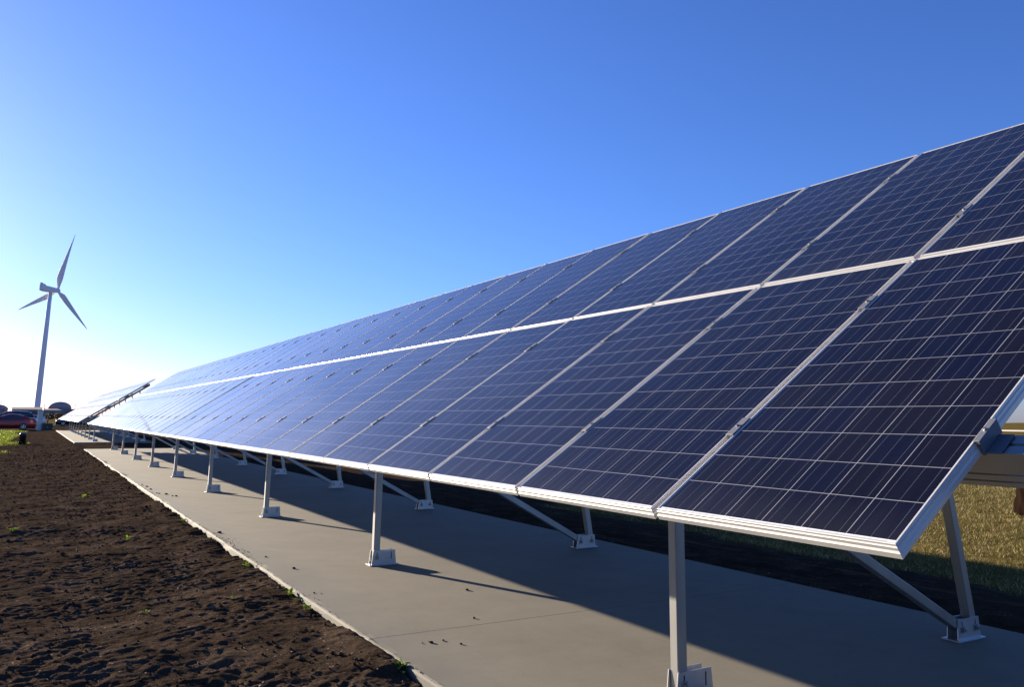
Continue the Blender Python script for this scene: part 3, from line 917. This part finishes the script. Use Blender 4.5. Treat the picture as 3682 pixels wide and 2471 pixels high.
def car(label, paint, loc, rotz, prof, length, width, roof_rails=False, group='vehicles in the car park'):
    """prof: list of (s, top z) along the length from the nose (s=0) to the tail (s=length); belt line given per station (s, top, belt)"""
    c = thing('parked_car', label, 'car', loc, rotz, group)
    W = width / 2
    def ring(s, top, belt, wf):
        w = W * wf
        cab = max(0.0, top - belt)
        wr = w - 0.04 - 0.30 * min(1, cab / 0.5) * 0.55
        z0 = 0.15
        half = [(w * 0.86, z0), (w * 0.97, z0 + 0.10), (w, z0 + 0.32), (w * 0.985, belt - 0.10), (w * 0.95, belt),
                (wr + (w * 0.95 - wr) * 0.12, belt + cab * 0.86), (wr * 0.86, belt + cab * 0.985), (wr * 0.45, top + 0.012)]
        return [(s, -a, b) for a, b in half] + [(s, a, b) for a, b in reversed(half)]
    rings = [ring(*p) for p in prof]
    n = len(rings[0])
    V = [(p[1], p[0], p[2]) for r in rings for p in r]
    F = [(i * n + j, i * n + (j + 1) % n, (i + 1) * n + (j + 1) % n, (i + 1) * n + j) for i in range(len(rings) - 1) for j in range(n)]
    F += [tuple(range(n)), tuple(range((len(rings) - 1) * n, len(rings) * n))]
    mb = MB(); mb.add(V, F, 0, True)
    me = mb.mesh('body'); bm = bmesh.new(); bm.from_mesh(me); bmesh.ops.recalc_face_normals(bm, faces=bm.faces); bm.to_mesh(me); bm.free()
    mesh_ob('body', me, paint, c)
    # side windows: strips between belt and roof edge, set 6 mm proud
    for sgn in (-1, 1):
        cabst = [p for p in prof if p[1] - p[2] > 0.16]
        groups = [cabst[:len(cabst) // 2 + 1], cabst[len(cabst) // 2:]]
        for gi, g in enumerate(groups):
            lo = []; hi = []
            for k, p in enumerate(g):
                r = ring(*p)
                a, b = r[4], r[5]
                sh = 0.045 if (k == 0 and gi == 1) else (-0.045 if (k == len(g) - 1 and gi == 0) else 0)
                A = Vector((abs(a[1]), a[0], a[2])); B = Vector((abs(b[1]), b[0], b[2]))
                p0 = A.lerp(B, 0.10); p1 = A.lerp(B, 0.90)
                lo.append((sgn * (p0.x + .006), p0.y + sh, p0.z)); hi.append((sgn * (p1.x + .006), p1.y + sh, p1.z))
            if len(lo) < 2: continue
            m2 = MB(); k = len(lo)
            m2.add(lo + hi, [(i, i + 1, k + i + 1, k + i) for i in range(k - 1)])
            m2.add([(q[0] - sgn * .01, q[1], q[2]) for q in lo + hi], [(i, k + i, k + i + 1, i + 1) for i in range(k - 1)])
            m2.build('side_window', M_CGLASS, c)
    # windscreen and rear window
    cab = [i for i, p in enumerate(prof) if p[1] - p[2] > 0.30]
    for (i0, i1, nm) in ((cab[0] - 1, cab[0], 'windscreen'), (cab[-1], cab[-1] + 1, 'rear_window')):
        A = rings[i0]; B = rings[i1]
        a0, a1 = Vector((A[7][1], A[7][0], A[7][2])), Vector((A[8][1], A[8][0], A[8][2]))
        b0, b1 = Vector((B[7][1], B[7][0], B[7][2])), Vector((B[8][1], B[8][0], B[8][2]))
        e = 1.5
        q = []
        for (l, r_, t0) in ((a0, a1, .08), (b0, b1, .92)):
            pass
        c0 = [a0.lerp(b0, .1), a1.lerp(b1, .1), a1.lerp(b1, .9), a0.lerp(b0, .9)]
        c0 = [Vector((v.x * e, v.y, v.z + .012)) for v in c0]
        m2 = MB(); m2.add(c0 + [v - Vector((0, 0, .01)) for v in c0], [(0, 1, 2, 3), (7, 6, 5, 4)])
        m2.build(nm, M_CGLASS, c)
    for s in (length * 0.19, length * 0.79):
        for sgn in (-1, 1):
            wb = MB()
            wb.lathe([(0.20, -0.11), (0.31, -0.11), (0.325, -0.08), (0.325, 0.08), (0.31, 0.11), (0.20, 0.115)], 28, axis=(sgn, 0, 0), center=(sgn * (W - 0.095), s, 0.325))
            wo = wb.build('wheel', M_TYRE, c)
            rb = MB()
            rb.lathe([(0.205, 0.085), (0.205, 0.121), (0.185, 0.121), (0.180, 0.095)], 28, axis=(sgn, 0, 0), center=(sgn * (W - 0.095), s, 0.325), caps=False)
            for k in range(5):
                a = k * 2 * math.pi / 5 + 0.3
                d = Vector((0, math.cos(a), math.sin(a)))
                o = Vector((sgn * (W - 0.095 + 0.112), s, 0.325))
                rb.bar(o + d * 0.02, o + d * 0.195, 0.05, 0.014, side=d.cross(Vector((1, 0, 0))), c=0.003)
            rb.build('rim', M_RIM, wo)
    zb = prof[-1][2]
    for sgn in (-1, 1):
        m2 = MB(); m2.cbox((sgn * W * .62 - .16, length - .20, zb - .22), (sgn * W * .62 + .16, length + 0.02, zb - .06), 0.02); m2.build('tail_light', M_LAMP_R, c)
        m2 = MB(); m2.cbox((sgn * W * .66 - .17, -0.02, 0.52), (sgn * W * .66 + .17, 0.24, 0.66), 0.03); m2.build('headlight', M_LAMP_W, c)
        if roof_rails:
            m2 = MB(); t = [p for p in prof if p[1] - p[2] > 0.5]
            pts = [Vector((sgn * (W * .74), p[0], p[1] + 0.055)) for p in t]
            for i in range(len(pts) - 1):
                m2.bar(pts[i], pts[i + 1], 0.05, 0.035)
            m2.build('roof_rail', M_RIM, c)
    return c

SEDAN = [(0.0, 0.60, 0.58, 0.78), (0.10, 0.74, 0.70, 0.88), (0.5, 0.88, 0.84, 0.97), (1.2, 0.98, 0.93, 1.0), (1.45, 1.05, 0.95, 1.0), (1.9, 1.30, 0.96, 1.0),
         (2.35, 1.455, 0.97, 1.0), (2.8, 1.47, 0.98, 1.0), (3.2, 1.43, 0.99, 1.0), (3.6, 1.32, 1.00, 0.99), (4.1, 1.13, 1.03, 0.96), (4.5, 1.09, 1.03, 0.90), (4.62, 0.96, 0.92, 0.86), (4.64, 0.60, 0.58, 0.84)]
SUV = [(0.0, 0.72, 0.70, 0.80), (0.12, 0.92, 0.88, 0.90), (0.6, 1.06, 1.0, 0.97), (1.25, 1.14, 1.08, 1.0), (1.5, 1.24, 1.09, 1.0), (2.0, 1.56, 1.10, 1.0),
       (2.4, 1.73, 1.11, 1.0), (3.2, 1.76, 1.11, 1.0), (4.0, 1.70, 1.12, 1.0), (4.35, 1.60, 1.12, 0.98), (4.62, 1.20, 1.10, 0.94), (4.72, 0.98, 0.94, 0.90), (4.74, 0.60, 0.58, 0.88)]
car('dark red saloon car with sloping rear parked on the left', M_RED, (-90.95, -6.24, -0.108), 0, SEDAN, 4.64, 1.80)
car('dark blue tall car with pale roof rails behind the red one', M_NAVY, (-95.6, -6.40, -0.108), 0, SUV, 4.74, 1.86, True)
car('silver car partly hidden behind the pale cabinet and red post', M_SILV, (-126.2, -5.05, -0.108), 0, SEDAN, 4.64, 1.78)
car('black car half hidden under the low edge of the far array', M_BLACK, (-126.4, 0.72, -0.108), 0, SEDAN, 4.64, 1.80)

M_CAB = plain('pale_painted_steel', (0.60, 0.57, 0.50), 0.5, var=0.08, scale=3)
M_GREEN = plain('dark_green_steel', (0.012, 0.020, 0.016), 0.45)
M_CAP = plain('dull_grey_metal', (0.30, 0.30, 0.30), 0.5, 0.5)
M_REDP = plain('red_painted_steel', (0.30, 0.02, 0.03), 0.5)
# tall pale cabinet
t = thing('utility_cabinet', 'tall pale cabinet standing at the tail of the red car', 'cabinet', (-88.0, -1.31, -0.10))
mb = MB(); mb.cbox((-0.25, -0.23, 0.0), (0.25, 0.20, 1.80), 0.03); mb.build('housing', M_CAB, t)
mb = MB(); mb.cbox((-0.30, -0.27, 1.80), (0.30, 0.24, 1.86), 0.01); mb.build('cap', M_CAB, t)
mb = MB(); mb.cbox((0.249, -0.18, 0.15), (0.262, 0.15, 1.65), 0.004); dr = mb.build('door', M_CAB, t)
mb = MB(); mb.cbox((0.262, 0.08, 0.95), (0.285, 0.11, 1.10), 0.004); mb.build('handle', M_CAP, dr)
# dark ground box
t = thing('electrical_box', 'low dark green box at the corner of the far pad', 'box', (-87.6, -0.68, -0.10))
mb = MB(); mb.cbox((-0.36, -0.42, 0.0), (0.36, 0.40, 0.62), 0.02); mb.build('housing', M_GREEN, t)
mb = MB(); mb.cbox((-0.39, -0.45, 0.62), (0.39, 0.43, 0.675), 0.015); mb.build('lid', plain('lid_steel', (0.10, 0.10, 0.10), 0.35, 0.5), t)
mb = MB(); mb.cbox((0.36, -0.05, 0.28), (0.39, 0.05, 0.36), 0.005); mb.build('latch', M_CAP, t)
# red marker post
t = thing('marker_post', 'thin red post rising behind the low dark box', 'post', (-88.35, -0.70, -0.10))
mb = MB(); mb.lathe([(0.055, 0), (0.055, 1.16), (0.04, 1.20)], 14); mb.build('pole', M_REDP, t)
mb = MB(); mb.lathe([(0.09, 0), (0.09, 0.06), (0.06, 0.08)], 14); mb.build('collar', M_REDP, t)
# dark round-topped bollard in the soil
t = thing('bollard', 'short black round topped bollard at the edge of the lawn', 'bollard', (-46.2, -2.24, -0.13))
mb = MB(); mb.lathe([(0.150, 0), (0.146, 0.44), (0.155, 0.445), (0.155, 0.47)], 24); mb.build('body', M_BLACK, t)
mb = MB(); mb.lathe([(0.158, 0.47), (0.150, 0.53), (0.10, 0.575), (0.01, 0.59)], 24); mb.build('dome_cap', M_BLACK, t)

# ------------------------------------------------------------------ distant buildings, poles, shrubs
M_BLD = plain('grey_brown_cladding', (0.26, 0.20, 0.165), 0.9, var=0.2, scale=0.25)
M_ROOF = plain('red_brown_roof', (0.20, 0.13, 0.125), 0.9, var=0.12, scale=0.3)
M_TANK = plain('haze_toned_tank', (0.36, 0.27, 0.24), 0.8, var=0.1, scale=0.3)  # colour lightened in place of distance haze
M_WIN = plain('dark_window', (0.015, 0.018, 0.02), 0.15)
def long_building(label, loc, y0, y1, h, roofh, depth=14):
    t = thing('long_building', label, 'building', loc)
    mb = MB(); mb.box((-depth, y0, 0), (0, y1, h)); mb.build('wall', M_BLD, t)
    mb = MB()
    o = 0.15
    V = [(-depth - o, y0 - o, h), (o, y0 - o, h), (-depth / 2, y0 - o, h + roofh), (-depth - o, y1 + o, h), (o, y1 + o, h), (-depth / 2, y1 + o, h + roofh)]
    mb.add(V, [(0, 1, 2), (5, 4, 3), (1, 4, 5, 2), (0, 2, 5, 3), (0, 3, 4, 1)]); mb.build('roof', M_ROOF, t)
    n = max(2, int((y1 - y0) / 5))
    for i in range(n):
        yy = y0 + (i + .5) * (y1 - y0) / n
        f = MB(); f.box((0.0, yy - .8, h * .35), (0.06, yy + .8, h * .75)); w = f.build('window', M_WIN, t)
    return t
long_building('long low brown roofed building behind the parked cars', (-400, 0, -0.15), -9.3, 1.2, 3.6, 1.0)
long_building('low grey building at the foot of the domed tank', (-396, 0, -0.15), 1.9, 13.2, 3.4, 0.6, 8)
def dome_tank(label, loc, r, h, dome):
    t = thing('domed_tank', label, 'tank', loc, 0, 'domed tanks on the horizon')
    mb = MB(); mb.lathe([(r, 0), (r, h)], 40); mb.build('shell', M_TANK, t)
    mb = MB()
    pr = [(r * 1.03, h), (r * 1.03, h + .25)]
    pr += [(r * math.cos(a), h + .25 + dome * math.sin(a)) for a in [R(q) for q in (12, 25, 40, 55, 70, 82, 89)]]
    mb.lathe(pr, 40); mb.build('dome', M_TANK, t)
    mb = MB(); mb.bar((r + .1, -.25, 0), (r + .1, -.25, h + .6), .06, .06, c=.01); mb.bar((r + .1, .25, 0), (r + .1, .25, h + .6), .06, .06, c=.01)
    for i in range(int((h + .6) / .4)): mb.bar((r + .1, -.25, .3 + .4 * i), (r + .1, .25, .3 + .4 * i), .04, .04, c=.008)
    mb.build('ladder', M_CAP, t)
    return t
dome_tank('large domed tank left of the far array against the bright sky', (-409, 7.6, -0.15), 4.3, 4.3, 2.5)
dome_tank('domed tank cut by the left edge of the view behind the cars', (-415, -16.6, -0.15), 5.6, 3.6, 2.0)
M_POLE = plain('grey_pole', (0.10, 0.09, 0.09), 0.5, 0.3)
def pole(x, y, h, label, lamp=False):
    t = thing('lamp_post' if lamp else 'utility_pole', label, 'lamp post' if lamp else 'pole', (x, y, -0.15), 0, 'thin poles on the left horizon')
    mb = MB(); mb.lathe([(0.16, 0), (0.10, h)], 10); mb.build('shaft', M_POLE, t)
    if lamp:
        mb = MB(); mb.bar((0, -1.1, h), (0, 1.1, h), .12, .1, c=.02); mb.build('arm', M_POLE, t)
        mb = MB(); mb.cbox((-.25, -1.5, h - .12), (.25, -.7, h + .12), .03); mb.build('lamp_head', M_POLE, t)
    else:
        mb = MB(); mb.bar((0, -.5, h * .93), (0, .5, h * .93), .1, .1, c=.02); mb.build('crossarm', M_POLE, t)
pole(-392, -12.0, 6.3, 'thin lamp post above the cars at the left edge', True)
pole(-392, 1.85, 5.7, 'short pole just right of the turbine tower')
pole(-391, 12.6, 5.8, 'short pole right of the large domed tank')
M_SHR = blade_material('shrub_leaves', [(0.2, (0.03, 0.035, 0.016)), (0.55, (0.075, 0.055, 0.028)), (0.85, (0.15, 0.075, 0.035))])
def shrub(x, y, h, w, label, seed):
    r2 = np.random.default_rng(seed)
    t = thing('shrub', label, 'shrub', (x, y, -0.15), 0, 'shrubs before the distant buildings')
    n = 900
    d = r2.normal(0, 1, (n, 3)); d /= np.linalg.norm(d, axis=1)[:, None]
    rad = r2.uniform(0.35, 1, n) ** 0.5
    lump = 0.75 + 0.6 * np.abs(vnoise(d[:, 0] * 2 + seed, d[:, 1] * 2 + d[:, 2] * 3, seed))
    c = d * (rad * lump)[:, None] * np.array([w / 2, w / 2, h / 2]) + np.array([0, 0, h * .40]); c[:, 2] = np.abs(c[:, 2])
    s = 0.16 * r2.uniform(.6, 1.3, n)[:, None]
    a = r2.normal(0, 1, (n, 3)); a /= np.linalg.norm(a, axis=1)[:, None]
    b = np.cross(a, r2.normal(0, 1, (n, 3))); b /= np.linalg.norm(b, axis=1)[:, None]
    V = np.stack([c - a * s, c + b * s * .6, c + a * s, c - b * s * .6], 1).reshape(-1, 3)
    mesh_ob('foliage', np_mesh('foliage', V, np.arange(n * 4).reshape(-1, 4), False), M_SHR, t)
    mb = MB()
    for k in range(5):
        q = Vector((math.cos(k * 1.26) * w * .22, math.sin(k * 1.26) * w * .22, h * .6)); mb.bar((0, 0, 0), q, .07, .07, c=.015)
    mb.build('stems', M_POLE, t)
for i, (yy, hh, ww, lb) in enumerate([(-8.5, 2.0, 3.2, 'low dark shrub behind the dark blue car'), (-4.6, 2.3, 3.6, 'broad shrub left of the turbine foot'),
                                      (2.6, 2.2, 3.0, 'brown shrub right of the tall pale cabinet'), (5.2, 2.6, 3.4, 'tallest russet shrub below the large domed tank'),
                                      (8.3, 2.2, 3.2, 'grey brown shrub nearest the far array')]):
    shrub(-300 - 4 * (i % 2), yy, hh, ww, lb, 500 + i)

# ------------------------------------------------------------------ right background: rail fence and weathered post
M_RAIL = plain('pale_rail', (0.55, 0.52, 0.46), 0.6)
t = thing('rail_fence', 'pale single rail fence crossing the yellow field at right', 'fence', (0, 0, 0))
fy = 34.0
mb = MB(); mb.bar((-60, fy, 1.02), (30, fy, 1.02), 0.045, 0.06, side=(0, 1, 0)); mb.build('rail', M_RAIL, t)
for i in range(19):
    mb = MB(); mb.bar((-58.6 + i * 4.8, fy + .06, -0.6), (-58.6 + i * 4.8, fy + .06, 1.08), 0.07, 0.07); mb.build('post', M_RAIL, t)
M_WOOD = plain('dark_weathered_wood', (0.014, 0.008, 0.006), 1.0, spec=0.0, var=0.4, scale=6, bump=0.4, bscale=20, streak=(1, 1, .2))
bm = bmesh.new()
n = 16; lv = 16
for k in range(lv):
    zz = 1.05 * k / (lv - 1)
    for q in range(n):
        a = 2 * math.pi * q / n
        r_ = 0.24 * (1.0 + 0.22 * math.cos(2 * a + k * .15)) * (0.82 + 0.30 * math.sin(1.2 + zz * 6.0) * 0.6 + 0.10 * math.sin(5 * a + zz * 9))
        bm.verts.new((r_ * math.cos(a) - 0.05 * zz, r_ * math.sin(a), zz))
bm.verts.ensure_lookup_table()
for k in range(lv - 1):
    for q in range(n):
        f = bm.faces.new([bm.verts[k * n + q], bm.verts[k * n + (q + 1) % n], bm.verts[(k + 1) * n + (q + 1) % n], bm.verts[(k + 1) * n + q]]); f.smooth = True
bm.faces.new([bm.verts[(lv - 1) * n + q] for q in range(n)])
me = bpy.data.meshes.new('wooden_stump'); bm.to_mesh(me); bm.free()
st = mesh_ob('wooden_stump', me, M_WOOD, None, (-8.42, 15.62, -0.56))
tag(st, 'dark gnarled wooden stump in the dry grass at the right edge', 'stump')
